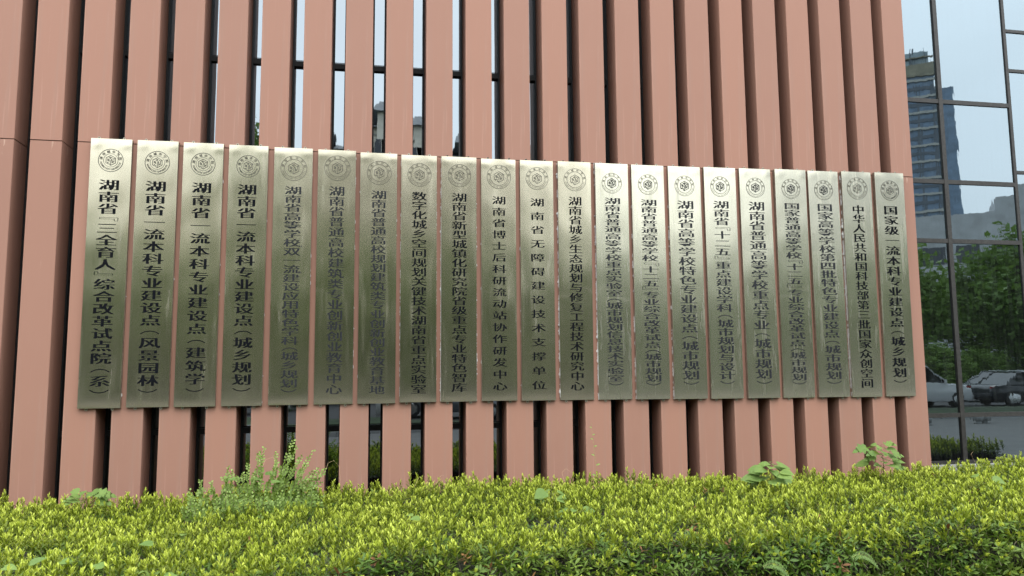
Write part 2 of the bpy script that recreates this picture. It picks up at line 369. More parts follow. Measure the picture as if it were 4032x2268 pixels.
# left x, width, top z, text, first-glyph top, last-glyph bottom (fractions of the height), glyph width fraction, ink, emblem (v, dia, style)
T0 = [
 (-2.680, .3715, 'B', '湖南省『三全育人』综合改革试点院（系）', .154, .955, .475, 0, (.083, .60, 0)),
 (-2.258, .3757, 'B', '湖南省一流本科专业建设点（风景园林）', .153, .956, .48, 0, (.085, .60, 0)),
 (-1.835, .3743, 'B', '湖南省一流本科专业建设点（建筑学）', .151, .955, .465, 0, (.083, .60, 0)),
 (-1.407, .3744, 'B', '湖南省一流本科专业建设点（城乡规划）', .152, .955, .463, 0, (.083, .59, 0)),
 (-.973, .3738, 'B', '湖南省高等学校“双一流”建设应用特色学科（城乡规划）', .153, .958, .425, 1, (.082, .68, 1)),
 (-.544, .3750, 'B', '湖南省普通高校建筑类专业创新创业教育中心', .145, .957, .40, 1, (.073, .68, 1)),
 (-.123, .3725, 'B', '湖南省普通高校规划建筑类专业创新创业教育基地', .153, .960, .40, 1, (.082, .66, 1)),
 (.293, .3665, 'B', '数字化城乡空间规划关键技术湖南省重点实验室', .151, .962, .405, 1, (.082, .66, 1)),
 (.707, .3675, 'B', '湖南省新型城镇化研究院省级重点专业特色智库', .151, .957, .41, 1, (.079, .65, 1)),
 (1.126, .3690, 'B', '湖南省博士后科研流动站协作研发中心', .152, .958, .385, 1, (.076, .69, 1)),
 (1.543, .3600, 'B', '湖南省无障碍建设技术支撑单位', .150, .958, .405, 1, (.077, .67, 1)),
 (1.955, .3635, 'B', '湖南省城乡生态规划与修复工程技术研究中心', .149, .957, .39, 1, (.078, .67, 1)),
 (2.371, .3685, 'W', '湖南省普通高等学校重点实验室（城市规划信息技术实验室）', .148, .947, .475, 2, (.086, .60, 2)),
 (2.786, .3720, 'W', '湖南省普通高等学校『十二五』专业综合改革试点（城市规划）', .150, .948, .485, 2, (.086, .60, 2)),
 (3.210, .3760, 'W', '湖南省高等学校特色专业建设点（城市规划）', .149, .948, .50, 2, (.086, .60, 2)),
 (3.630, .3770, 'W', '湖南省『十二五』重点建设学科（城市规划与设计）', .147, .945, .48, 2, (.085, .60, 2)),
 (4.058, .3785, 'W', '湖南省普通高等学校重点专业（城市规划）', .146, .948, .50, 2, (.085, .59, 2)),
 (4.484, .3810, 'W', '国家普通高等学校『十二五』专业综合改革试点（城市规划）', .149, .948, .49, 2, (.087, .59, 2)),
 (4.904, .3780, 'W', '国家高等学校第四批特色专业建设点（城市规划）', .147, .950, .50, 2, (.087, .60, 2)),
 (5.322, .3740, 'W', '中华人民共和国科技部第三批国家众创空间', .150, .955, .40, 1, (.076, .68, 1)),
 (5.748, .3740, 'W', '国家级一流本科专业建设点（城乡规划）', .149, .950, .46, 0, (.082, .62, 0)),
]
TZ = [2.268, 2.267, 2.266, 2.261, 2.256, 2.2475, 2.2395, 2.235, 2.233, 2.230, 2.2305, 2.2315, 2.2305, 2.2335, 2.235, 2.24, 2.2455, 2.2495, 2.2525, 2.2565, 2.262]
BZ = [-.323, -.320, -.3215, -.321, -.3185, -.319, -.3175, -.3105, -.3115, -.309, -.312, -.313, -.314, -.316, -.3195, -.3225, -.3225, -.325, -.3235, -.3285, -.3265]
DIRT = ['rusty drip above its emblem', '', '', '', '', '', '', '', '', '', '', '', '', '', '', '', '', '', '', '', '']

def seg(mb, a, b, w, y):
    a = Vector(a); b = Vector(b); d = (b-a).normalized(); n = Vector((-d.y, d.x))*w/2; e = d*w/2
    q = [a-e+n, a-e-n, b+e-n, b+e+n]; mb.append(([(p.x, y, p.y) for p in q], [(0, 1, 2, 3)]))

def ring(r, w, n=56):
    v = []; f = []
    for i in range(n):
        t = 2*math.pi*i/n; v += [((r-w/2)*math.cos(t), 0, (r-w/2)*math.sin(t)), ((r+w/2)*math.cos(t), 0, (r+w/2)*math.sin(t))]
        j = (i+1) % n; f.append((2*i, 2*i+1, 2*j+1, 2*j))
    return v, f

def make_sign(i, spec):
    x, w, kind, text, v0, v1, gw, ink, (ev, ed, es) = spec
    zt, zb = TZ[i]+1.65, BZ[i]+1.65; h = zt-zb
    root = empty('plaque', (x+w/2, -.04, zb))
    r_ = np.random.default_rng(100+i)
    ph = r_.uniform(0, 6.28, 12); am = r_.uniform(.4, 1, 6)
    buck = .0009 if kind == 'B' else .0006
    tilt = r_.normal(-.0015, .0045)
    def surf(u, t):      # y offset of the buckled front sheet; u in -w/2..w/2, t = height above the lower edge
        e = max(0, 1-(abs(u)/(w/2))**4)
        et = 1-math.exp(-max(0, t)/.05); eb = 1-math.exp(-max(0, h-t)/.05)
        y = buck*(am[0]*math.sin(t*7.1+ph[0]+u*3)+am[1]*math.sin(t*12.3+ph[1]-u*6)+.3*am[2]*math.sin(t*19+ph[2]+u*11)+.8*am[3]*math.sin(u*16+ph[3]+t*2.1))
        y *= (.25+.75*e)*min(et, eb)*(.25+.75*min(1, max(0, (h-t-.15)/.35)))
        y += .0022*math.exp(-(h-t)/.045)*(1+.5*math.sin(u*14+ph[4])) + .0042*math.exp(-t/.050)      # rolled upper and lower lips
        y += -.0025*math.exp(-((abs(u)-w*.36)**2)/.0016-((h-t-.055)**2)/.0012)*am[4]
        y += tilt*(t-h/2)
        return y
    nu, nv = 12, 84; V = []; F = []
    for b in range(nv+1):
        s_ = b/nv; t = h*(s_ + .035*math.sin(2*math.pi*s_)*-1)
        for a in range(nu+1):
            u = w*(a/nu-.5); V.append((u, surf(u, t), t))
    for b in range(nv):
        for a in range(nu): q = b*(nu+1)+a; F.append((q, q+1, q+nu+2, q+nu+1))
    face = mesh_obj('front_sheet', V, F, M_BRASS if kind == 'B' else M_BRASS2, root, True)
    # folded return edges behind the sheet
    E = []; loop = [(a) for a in range(nu+1)]+[b*(nu+1)+nu for b in range(1, nv+1)]+[nv*(nu+1)+a for a in range(nu-1, -1, -1)]+[b*(nu+1) for b in range(nv-1, 0, -1)]
    EV = []; EF = []; n = len(loop)
    for q in loop: p = V[q]; EV.append(p); EV.append((p[0], .037, p[2]))
    for q in range(n): a, b = 2*q, 2*((q+1) % n); EF.append((a, a+1, b+1, b))
    EF.append(tuple(2*q+1 for q in range(n)))
    mesh_obj('folded_edge', EV, EF, M_EDGE, root)
    # emblem
    er = ed*w/2; ec = (0 if es == 0 else (.005 if es == 1 else 0), h*(1-ev)); EM = empty('emblem'); EM.parent = root
    Q = []; lw = .0048 if es == 0 else .0040
    parts = []
    a = ring(er, lw*(.9 if es else 1.05)); parts.append((a, M_LINE))
    a = ring(er*(.59 if es == 0 else .72), lw*(.7 if es == 0 else .85)); parts.append((a, M_LINEP if es == 0 else M_LINE))
    hs = er*(.44 if es == 0 else .45)
    if es == 2: hs = er*.47
    c3 = .866
    hexa = [(0, 1), (c3, .5), (c3, -.5), (0, -1), (-.30, -.83), (-.30, -.55), (-.58, -.39), (-.58, -.67), (-c3, -.5), (-c3, .5)]
    lines = [(hexa[k_], hexa[(k_+1) % len(hexa)]) for k_ in range(len(hexa))]
    lines += [((0, -1), (0, 0)), ((0, 0), (.24, .16)), ((.24, .16), (-.30, .50)), ((-.30, .50), (0, .67)), ((0, .67), (.58, .32)), ((.58, .32), (c3, .5)),
              ((.58, .32), (.58, -.30)), ((.24, .16), (.24, -.50)), ((.24, -.50), (.58, -.30)), ((.24, -.15), (.58, -.30)), ((0, .67), (0, .38)),
              ((-.58, .30), (-.58, -.04)), ((-.58, .30), (-.29, .14)), ((-.29, .14), (-.29, -.20)), ((-.29, -.20), (-.58, -.04)), ((-.29, .14), (-.58, -.04)), ((-.58, -.39), (-.58, -.67))]
    for a, b in lines: seg(Q, (a[0]*hs, a[1]*hs), (b[0]*hs, b[1]*hs), lw*(1.15 if es == 1 else (1.6 if es == 2 else .95)), 0)
    def place(v, f, y, mat, name, par, cx=ec[0], cz=ec[1]):
        out = [(p[0]+cx, surf(p[0]+cx, p[2]+cz)-y-.0012, p[2]+cz) for p in v]
        return mesh_obj(name, out, f, mat, par)
    for (v, f), m_ in parts: place(v, f, .0012, m_, 'ring', EM)
    qv = []; qf = []
    for v, f in Q: b0 = len(qv); qv += v; qf += [tuple(k_+b0 for k_ in ff_) for ff_ in f]
    place(qv, qf, .0016, M_LINE if es != 2 else M_INKG, 'cube_outline', EM)
    # arc lettering
    def arc(txt, size, rad, a0, a1, flip, sx=1.0, mat=M_LINE, bold=0):
        v_, f_ = [], []; n = len(txt)
        for k_, ch in enumerate(txt):
            if ch == ' ': continue
            a = math.radians(a0+(a1-a0)*k_/(n-1)); gv, gf = glyph(ch)
            if not len(gv): continue
            c0 = (gv.min(0)+gv.max(0))/2; yc = .36 if ord(ch) < 200 else .38
            ca, sa = math.cos(a), math.sin(a)
            rx_, rz_ = (sa, -ca) if not flip else (-sa, ca)
            ux_, uz_ = (ca, sa) if not flip else (-ca, -sa)
            for dxx in ((-bold, bold) if bold else (0,)):
                b0 = len(v_)
                for px, py in gv:
                    lx, ly = (px-c0[0]+dxx)*size*sx, (py-yc)*size
                    v_.append((rad*ca+lx*rx_+ly*ux_, dxx*.01, rad*sa+lx*rz_+ly*uz_))
                f_ += [tuple(q+b0 for q in t_) for t_ in gf]
        place(v_, f_, .0014, mat, 'ring_lettering', EM)
    mid = er*(.795 if es == 0 else .86)
    arc('湖南城市学院', er*(.215 if es else .27), mid, 168, 12, False, mat=M_LINE if es == 0 else M_LINEP, bold=.04 if es == 0 else .02)
    arc('HUNAN CITY UNIVERSITY' if es < 2 else 'hunan city university', er*(.175 if es else .215), mid, 196, 344, True, mat=M_LINE if es == 0 else M_LINEP, bold=.03 if es == 0 else 0)
    # column of characters
    wt = {'『': .62, '』': .62, '（': .82, '）': .82, '“': .0, '”': .0}
    if len(text) > 25: wt.update({'（': .7, '）': .8})
    zc0, zc1 = h*(1-v0), h*(1-v1); tot = sum(wt.get(c, 1) for c in text)
    step = (zc0-zc1)/(tot-.16*1); z = zc0
    glw = gw*w; glh = min(step*.93, .105 if len(text) > 15 else .098)
    if len(text) < 15: glh = .098
    if len(text) < 19 and ink == 1: glh = .088
    xc = (-.004 if es == 0 else .004)
    fade = (i in (4, 5, 6)) or ink == 2
    mat = M_INK if ink == 0 else (M_INKG if fade else M_INK)
    for ch in text:
        wi = wt.get(ch, 1)
        gv, gf = glyph(ch); gv = gv.copy(); c0 = (gv.min(0)+gv.max(0))/2
        dl = .040 if ink == 0 else .030
        if ch in '（）『』':
            gv = gv-c0; gv = np.stack([gv[:, 1], -gv[:, 0]], 1)                 # vertical form
            ext = gv.max(0)-gv.min(0)
            gv[:, 0] *= glw*.95/ext[0]; gv[:, 1] *= (.034 if ch in '（）' else .034)/ext[1]; dl = 0
            zc = z-step*wi*.5+(-.008 if ch in '（『' else .010); cx = xc+(.012 if ch in '『' else (-.012 if ch == '』' else 0))
        elif ch in '“”':
            gv = gv-c0; gv *= glh*.9; zc = z+glh*.12; cx = xc+glw*.52; dl = .02/glw*.1
        else:
            s_ = np.array([glw/.92, glh/.93]); gv = (gv-np.array([.5, .38]))
            if len(gv) and (ch == '一'): gv[:, 1] *= .8
            gv = gv*s_; zc = z-step*.5; cx = xc
        z -= step*wi
        offs = [-dl, 0, dl] if dl and ch not in '“”' else [0]
        vv, fv = [], []
        for oi, dx in enumerate(offs):
            b0 = len(vv)
            for px, py in gv:
                uu, tt = px+cx+dx*glw, py+zc
                vv.append((uu, surf(uu, tt)-.0024-oi*.00012, tt))
            fv += [tuple(q+b0 for q in t_) for t_ in gf]
        # origin at the character's own place
        co = Vector((cx, 0, zc)); vv = [(p[0]-co.x, p[1], p[2]-co.z) for p in vv]
        c_ = mesh_obj('character', vv, fv, mat, root); c_.location = co
    # fixing ears and screws
    for sxx in (-.30, .30):
        for top in (1, 0):
            tx = sxx*w+r_.normal(0, .006); tz = h+.006 if top else -.006
            t_ = inst('mounting_tab', TABME, root, (tx, .030, tz), (0, 0 if top else math.pi, 0))
            big = top and i in (8, 9, 10, 11)
            inst('screw', SCREWME, t_, (0, -.0022, .006), (0, 0, 0), (1.7,)*3 if big else (1,)*3)
    # white adhesive squeezed out along the sides
    amt = {7: (.5, .5), 8: (.9, .95), 9: (.05, .2), 10: (.1, .5), 11: (.55, .15), 12: (.7, .35), 13: (.3, .05), 14: (.3, .1), 19: (.8, 0), 4: (0, .1), 5: (0, .08), 6: (.06, .05)}.get(i, (.0, .03))
    for sd, am_ in zip((-1, 1), amt):
        if am_ <= 0: continue
        v_, f_ = [], []; t = 0
        while t < h-.02:
            ln = r_.uniform(.008, .05)
            if r_.random() < am_*(1.1 if t < h*.75 else .5):
                wd = r_.uniform(.0015, .0045)*(1+1.6*(r_.random() < .22)*(am_ > .5)); b0 = len(v_); x0_ = sd*(w/2+.0002)
                yy = .012+r_.uniform(0, .01)
                P_ = [(x0_, yy, t), (x0_+sd*wd, yy+.006, t+ln*.3), (x0_+sd*wd*.8, yy+.005, t+ln*.7), (x0_, yy, t+ln), (x0_, .038, t), (x0_+sd*wd*1.2, .0385, t+ln*.3), (x0_+sd*wd, .0385, t+ln*.7), (x0_, .038, t+ln)]
                v_ += P_; f_ += [tuple(b0+q for q in t_) for t_ in ((0, 1, 2, 3), (0, 4, 5, 1), (1, 5, 6, 2), (2, 6, 7, 3))]
            t += ln*.9
        if v_: mesh_obj('adhesive_bead', v_, f_, M_WHITE, root)['kind'] = 'stuff'
    return root

tb = MB(); pl = [(-.012, -.014), (.012, -.014), (.012, .007), (.0085, .0155), (0, .019), (-.0085, .0155), (-.012, .007)]
tb.add([(a, -.002, b) for a, b in pl]+[(a, .007, b) for a, b in pl], [tuple(range(7)), tuple(range(13, 6, -1))]+[(i, i+7, (i+1) % 7+7, (i+1) % 7) for i in range(7)])
TABME = tb.mesh('mounting_tab', [M_TAB])
sb = MB(); sb.lathe([(.0062, .0), (.0062, -.004), (.0035, -.006)], n=8, axis='y'); SCREWME = sb.mesh('screw', [M_SCREW])

LAB = [
 'leftmost brass plaque, black lettering with thin corner brackets, rust drip above its emblem',
 'second brass plaque from the left, lettering ending in bracketed 风景园林',
 'third brass plaque from the left, lettering ending in bracketed 建筑学',
 'fourth brass plaque from the left, bold black lettering ending in bracketed 城乡规划',
 'brass plaque with grey lettering containing small curly quote marks around 双一流',
 'brass plaque with grey lettering ending 教育中心, sixth from the left',
 'brass plaque with crowded grey lettering ending 教育基地, seventh from the left',
 'brass plaque whose lettering begins with 数字化, thin white adhesive down both edges',
 'brass plaque ending 智库, thick ragged white adhesive down both sides',
 'brass plaque reading 湖南省博士后, right of the one with thick ragged adhesive',
 'brass plaque with the widest-spaced characters, ending 支撑单位',
 'brass plaque ending 研究中心, reading 湖南省城乡生态规划',
 'pale weathered brass plaque with long cramped lettering ending in bracketed 城市规划信息技术实验室',
 'pale weathered plaque with faded lettering beginning 湖南省普通高等学校 and corner brackets around 十二五',
 'pale weathered plaque 湖南省高等学校特色专业建设点 with faded lettering and worn character in its middle',
 'weathered plaque with corner brackets high up around 十二五 and ending 与设计 in brackets',
 'weathered plaque 湖南省普通高等学校重点专业 with large faded lettering, fifth from the right end',
 'weathered plaque beginning 国家普通高等学校 with corner brackets around 十二五, fourth from the right end',
 'weathered plaque 国家高等学校第四批特色专业建设点, third from the right end',
 'narrow-lettered plaque beginning 中华人民共和国 with a white adhesive line down its left edge',
 'rightmost plaque next to the building corner, bold black lettering beginning 国家级 on streaked brass',
]
for i, sp_ in enumerate(T0):
    s = make_sign(i, sp_); tag(s, LAB[i], 'plaque', 'row of tall brass plaques on the fins')
    if i == 0:
        me = MB(); me.add([(.066, -.0010, 2.478), (.0685, -.0010, 2.478), (.069, -.0013, 2.40), (.0705, -.0013, 2.385), (.067, -.0013, 2.382), (.066, -.0013, 2.40)], [(0, 5, 2, 1), (5, 4, 3, 2)]); d_ = me.obj('rust_drip', M_SCREW, s); d_.location = (0, -.001, 0)

# ------------------------------------------------------------------ leaves
def leaf(mb, p, d, up, ln, wd, mi=0, fold=.25, curl=.15, base_w=.0):
    """one folded leaf: p base, d direction, up = face normal side"""
    d = Vector(d).normalized(); up = Vector(up); sd = d.cross(up)
    if sd.length < 1e-4: sd = d.orthogonal()
    sd.normalize(); n = sd.cross(d).normalized(); p = Vector(p)
    def P(t, s): return p+d*(ln*t)+sd*(wd*s*.5)+n*(fold*wd*.5*abs(s)-curl*ln*t*t)
    v = [P(0, 0), P(.34, -.8), P(.34, 0), P(.34, .8), P(.68, -.85), P(.68, 0), P(.68, .85), P(1, 0)]
    mb.add(v, [(0, 2, 1), (0, 3, 2), (1, 2, 5, 4), (2, 3, 6, 5), (4, 5, 7), (5, 6, 7)], mi)

def top_shoot(seed):
    r = random.Random(seed); mb = MB(); H = r.uniform(.085, .115)
    mb.tube([(0, 0, -.05), (0, 0, H*.8)], .0016, .0010, 3, 3)
    n = 16
    for i in range(n):
        t = i/(n-1); az = i*2.4+r.uniform(-.3, .3); z = -.035+(H+.03)*t**.9*.85
        el = (1-t)*r.uniform(42, 64)+t*r.uniform(8, 30); el = R(el); ln = (.052*(1-t)+.032*t)*r.uniform(.85, 1.15); wd = ln*r.uniform(.28, .36)
        d = (math.cos(az)*math.sin(el), math.sin(az)*math.sin(el), math.cos(el))
        mi = 2 if t < .2 else (1 if t < .74 else 0)
        leaf(mb, (0, 0, z), d, (-math.cos(az), -math.sin(az), .6), ln, wd, mi, .35, r.uniform(-.05, .15))
    return mb.mesh('shoot', [M_YOUNG, M_MID, M_OLD, M_TWIG])

def side_shoot(seed, tip=True, old=None):
    r = random.Random(seed); mb = MB(); n = 9
    mb.tube([(0, 0, -.07), (0, 0, .01)], .0018, .0014, 3, 3)
    for i in range(n):
        t = i/(n-1); az = i*2.4+r.uniform(-.3, .3); el = R((1-t)*r.uniform(80, 100)+t*r.uniform(50, 65)); ln = r.uniform(.044, .062); wd = ln*r.uniform(.30, .40)
        d = (math.cos(az)*math.sin(el), math.sin(az)*math.sin(el), math.cos(el))
        leaf(mb, (0, 0, -.03+.035*t), d, (0, 0, 1), ln, wd, 2, .25, r.uniform(.0, .25))
    if tip:
        for i in range(7):
            az = i*2.4; t = i/6; el = R(48*(1-t)+8*t); ln = r.uniform(.024, .036)
            d = (math.cos(az)*math.sin(el), math.sin(az)*math.sin(el), math.cos(el))
            leaf(mb, (0, 0, .006+.008*t), d, (-math.cos(az), -math.sin(az), .6), ln, ln*.34, 1 if i < 2 else 0, .35, 0)
    return mb.mesh('shoot', [M_YOUNG, M_MID, M_OLD, M_TWIG])

TOPS = [top_shoot(s) for s in range(5)]
SIDES = [side_shoot(20+s, s % 3 != 2) for s in range(6)]
DEAD = side_shoot(41, False); DEAD.materials[2] = M_DEAD

def scatter(name, parent, meshes, pts, rots, scl, idx):
    pc = bpy.data.collections.new(name+'_kinds')      # prototypes, not linked into the scene
    for i, me in enumerate(meshes): pc.objects.link(bpy.data.objects.new('%s_kind_%02d' % (name, i), me))
    me = bpy.data.meshes.new(name); me.from_pydata([tuple(p) for p in pts], [], [])
    a = me.attributes.new('rot', 'FLOAT_VECTOR', 'POINT'); a.data.foreach_set('vector', np.array(rots, 'f').ravel())
    a = me.attributes.new('scl', 'FLOAT', 'POINT'); a.data.foreach_set('value', np.array(scl, 'f'))
    a = me.attributes.new('idx', 'INT', 'POINT'); a.data.foreach_set('value', np.array(idx, 'i'))
    o = bpy.data.objects.new(name, me); COL.objects.link(o)
    if parent: o.parent = parent
    g = bpy.data.node_groups.new(name, 'GeometryNodeTree')
    g.interface.new_socket('Geometry', in_out='INPUT', socket_type='NodeSocketGeometry'); g.interface.new_socket('Geometry', in_out='OUTPUT', socket_type='NodeSocketGeometry')
    n = g.nodes; l = g.links; gi = n.new('NodeGroupInput'); go = n.new('NodeGroupOutput')
    ip = n.new('GeometryNodeInstanceOnPoints'); ci = n.new('GeometryNodeCollectionInfo'); ci.inputs['Collection'].default_value = pc
    ci.inputs['Separate Children'].default_value = True; ci.inputs['Reset Children'].default_value = True
    def att(nm, ty):
        q = n.new('GeometryNodeInputNamedAttribute'); q.data_type = ty; q.inputs['Name'].default_value = nm; return q.outputs[0]
    mtp = n.new('GeometryNodeMeshToPoints'); l.new(gi.outputs[0], mtp.inputs[0])
    er = n.new('FunctionNodeEulerToRotation'); l.new(att('rot', 'FLOAT_VECTOR'), er.inputs[0])
    l.new(mtp.outputs[0], ip.inputs['Points']); l.new(ci.outputs[0], ip.inputs['Instance']); ip.inputs['Pick Instance'].default_value = True
    l.new(att('idx', 'INT'), ip.inputs['Instance Index']); l.new(er.outputs[0], ip.inputs['Rotation']); l.new(att('scl', 'FLOAT'), ip.inputs['Scale'])
    l.new(ip.outputs[0], go.inputs[0])
    md = o.modifiers.new('scatter', 'NODES'); md.node_group = g
    return o

# ------------------------------------------------------------------ hedge
HX0, HX1 = -4.7, 8.2
def yfront(x):
    s = 1/(1+math.exp(-(x-.3)*2.2)); return -3.50*(1-s)-3.10*s+.05*math.sin(x*1.7+1)+.03*math.sin(x*4.1)
def ztop(x, y):
    b = .535+.012*math.sin(x*1.3)+.012*math.sin(x*3.1+y*2)+.018*math.sin(x*.7+y*1.9+2)
    return b+max(0, x-5.2)*.03*(1 if y > -1.6 else .3) - .012*math.exp(-((x+3)**2))
HG = empty('azalea_hedge', (0, 0, 0))
tag(HG, 'broad clipped azalea hedge with yellow green shoot tips in front of the plaque wall', 'hedge')
YB = -.36; RS = .22
def hedge_surf(x, s):
    """s: 0..1 top from back to front, 1..2 shoulder, 2..3 face; returns point and outward normal angle (0 = up, 90 = towards the camera)"""
    yf = yfront(x)
    if s <= 1: y = YB+(yf+RS-YB)*s; return (x, y, ztop(x, y)), 0
    zt = ztop(x, yf+RS)
    if s <= 2: a = (s-1)*math.pi/2; return (x, yf+RS-RS*math.sin(a), zt-RS+RS*math.cos(a)), math.degrees(a)
    return (x, yf+.05*(s-2), (zt-RS)*(3-s)), 90
# hedge core, coloured near black for the shade between the shoots
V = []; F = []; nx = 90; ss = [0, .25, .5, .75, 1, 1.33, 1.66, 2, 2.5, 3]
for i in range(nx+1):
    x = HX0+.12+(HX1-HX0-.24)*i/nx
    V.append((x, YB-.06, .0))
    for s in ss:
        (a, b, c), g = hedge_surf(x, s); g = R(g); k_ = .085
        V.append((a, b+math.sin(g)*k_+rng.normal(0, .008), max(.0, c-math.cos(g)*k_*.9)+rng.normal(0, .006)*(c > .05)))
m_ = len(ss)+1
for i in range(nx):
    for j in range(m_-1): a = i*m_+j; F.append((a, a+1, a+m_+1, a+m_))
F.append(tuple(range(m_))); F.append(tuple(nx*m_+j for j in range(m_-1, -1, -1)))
core = mesh_obj('shaded_core', V, F, plain('hedge_core_shade', (.016, .018, .009), .95, 0, 60, .6, .8), HG, True)

pts, rots, scl, idx = [], [], [], []
def addp(p, tiltx, tilty, az, s, k): pts.append(p); rots.append((tiltx, tilty, az)); scl.append(s); idx.append(k)
sp = .060
yy = YB
nrow = 0
y = YB
while y > -3.8:
    nrow += 1; x = HX0+(nrow % 2)*sp/2
    while x < HX1:
        xx = x+rng.uniform(-.45, .45)*sp; yv = y+rng.uniform(-.45, .45)*sp; yf = yfront(xx)
        if yv > yf+RS*.9:
            gap = math.sin(xx*2.3+yv*3.7)*math.sin(xx*5.1-yv*2.9+1.3)
            z = ztop(xx, yv)-.040+rng.normal(0, .017)+.036*math.sin(xx*7.3+yv*5.1)*math.sin(yv*8.7-xx*3.3)-(.055 if gap > .72 else 0)
            if rng.random() < .04: z += rng.uniform(.02, .055)
            near = max(0, (yf+RS+.55-yv)/.55); tb_ = R(22)*near*rng.uniform(0, 1)
            addp((xx, yv, z), tb_+rng.normal(0, .15), rng.normal(0, .15), rng.uniform(0, 6.28), rng.uniform(.70, 1.2)*(1-.25*(gap > .7)), int(rng.integers(0, 5)) if rng.random() > .08+.45*near*rng.random()+(.5 if gap > .72 else 0) else 5+int(rng.integers(0, 6)))
        x += sp
    y -= sp*.9
# old leaves under the tips
for _ in range(3500):
    xx = rng.uniform(HX0, HX1); yv = rng.uniform(-3.6, YB)
    if yv > yfront(xx)+RS*.6: addp((xx, yv, ztop(xx, yv)-.055+rng.normal(0, .01)), rng.normal(0, .4), rng.normal(0, .4), rng.uniform(0, 6.28), rng.uniform(.8, 1.1), 5+int(rng.integers(0, 6)))
# shoulder and face, three depths
for layer in range(2):
    sp2 = .060+.006*layer; ns = int((RS*1.57+.36)/sp2)
    for i in range(int((HX1-HX0)/sp2)):
        for j in range(ns):
            dist = (j+.5)*sp2; s = 1+dist/(RS*1.5708) if dist < RS*1.5708 else 2+(dist-RS*1.5708)/.36
            s = min(2.99, s+rng.uniform(-.05, .05)); x = HX0+i*sp2+rng.uniform(-.5, .5)*sp2+(j % 2)*sp2/2
            (a, b, c), g = hedge_surf(x, s); bulge = .028*math.sin(x*5+j*.9)+.022*math.sin(x*9.7+j*2.1+layer)+rng.normal(0, .012)
            dpt = .028*layer-bulge*.8; gr = R(g)
            if layer == 0 and rng.random() < .13*(s-1): continue
            b += math.sin(gr)*dpt; c = max(.02, c-math.cos(gr)*dpt-.01)
            tiltx = gr*.62+rng.normal(0, .28)
            kk = 5+int(rng.integers(0, 6))
            if layer == 0 and rng.random() < .62*(2.0-s) : kk = int(rng.integers(0, 5))
            if layer > 0 and kk in (5, 6, 8, 9) and rng.random() < .7: kk = 7 if rng.random() < .5 else 10
            addp((a, b, c), tiltx, rng.normal(0, .3), rng.uniform(0, 6.28), rng.uniform(.8, 1.25), kk)
# right-hand end face
for _ in range(700):
    yv = rng.uniform(-2.8, YB); c = rng.uniform(.05, .5); addp((HX1+rng.normal(0, .02), yv, c), rng.normal(0, .3), R(55), rng.uniform(0, 6.28), 1, 5+int(rng.integers(0, 6)))
pts = np.array(pts); rots = np.array(rots)
C0 = np.array((0, -7.8636, 1.65)); d = pts-C0; z_ = d @ np.array(Fw); u_ = d @ np.array(Rt)/z_; v_ = d @ np.array(Up)/z_
vis = (abs(u_) < .66) & (v_ > -.372)
order = np.argsort(np.where(vis & (pts[:, 1] < np.array([yfront(x) for x in pts[:, 0]])+.16), z_, 99))[:300]
sel = np.zeros(len(pts), bool); sel[order] = True
ALLM = TOPS+SIDES+[DEAD]
idx = [11 if (rng.random() < .012) else q for q in idx]
for q in order: inst('shoot', ALLM[idx[q]], HG, pts[q], tuple(rots[q]), (scl[q],)*3)
keep = ~sel
sc_o = scatter('shoot_mass', HG, ALLM, pts[keep], rots[keep], np.array(scl)[keep], np.array(idx)[keep]); sc_o['kind'] = 'stuff'

# ------------------------------------------------------------------ weeds growing through the hedge
def lobed(mb, p, d, up, ln, wd, mi=0, lobes=3):
    """broad toothed leaf, palmate lobes"""
    d = Vector(d).normalized(); up = Vector(up); sd = d.cross(up).normalized(); n = sd.cross(d).normalized(); p = Vector(p)
    if lobes >= 3: prof = [(0, 0), (-.06, .22), (.10, .46), (.16, .30), (.40, .58), (.44, .30), (.62, .34), (.60, .20), (.82, .16), (1, 0)]
    else: prof = [(0, 0), (-.06, .20), (.08, .42), (.28, .50), (.50, .42), (.72, .26), (.88, .11), (1, 0)]
    def P(t, s): return p+d*(ln*t)+sd*(wd*s)+n*(.22*wd*abs(s)-.22*ln*max(t, 0)**2-.25*wd*s*s)
    k_ = len(prof); v = [P(max(t, 0)*.98, 0) for t, s in prof]+[P(t, s) for t, s in prof]+[P(t, -s) for t, s in prof]; f = []
    for i in range(k_-1): f += [(i, k_+i, k_+i+1, i+1), (i, i+1, 2*k_+i+1, 2*k_+i)]
    mb.add(v, f, mi)

def sapling(name, base, height, leaves, label, cat='sapling', stem=M_RSTEM, lobes=3, lean=(0, 0), seed=0, mat=None, size=.1):
    r = random.Random(seed); root = empty(name, base); tag(root, label, cat)
    top = Vector((lean[0], lean[1], height)); mb = MB(); mb.tube([(0, 0, -.15), top*.5+Vector((.01, 0, 0)), top], .0042, .0022, 5); mb.obj('stem', stem, root)
    for i in range(leaves):
        t = .25+.75*(i+1)/leaves; az = i*2.4+r.uniform(-.5, .5); a = top*t; L_ = size*r.uniform(.7, 1.25)*(1-.35*(t > .9))
        e = Vector((math.cos(az), math.sin(az)*.8, r.uniform(.1, .45))); b = a+e*L_*r.uniform(.6, 1.1)
        mb = MB(); mb.tube([a, (a+b)/2+Vector((0, 0, .008)), b], .0016, .0010, 3, 1)
        dd = Vector((e.x, e.y, r.uniform(-.25, .1)))
        lobed(mb, b, dd, (r.uniform(-.3, .3), -.75+r.uniform(-.25, .25), 1), L_, L_*r.uniform(.85, 1.0), 0, lobes if r.random() < .8 else 1)
        me = mb.mesh('leaf', [mat or M_BROAD, stem], True); inst('leaf', me, root)
    return root
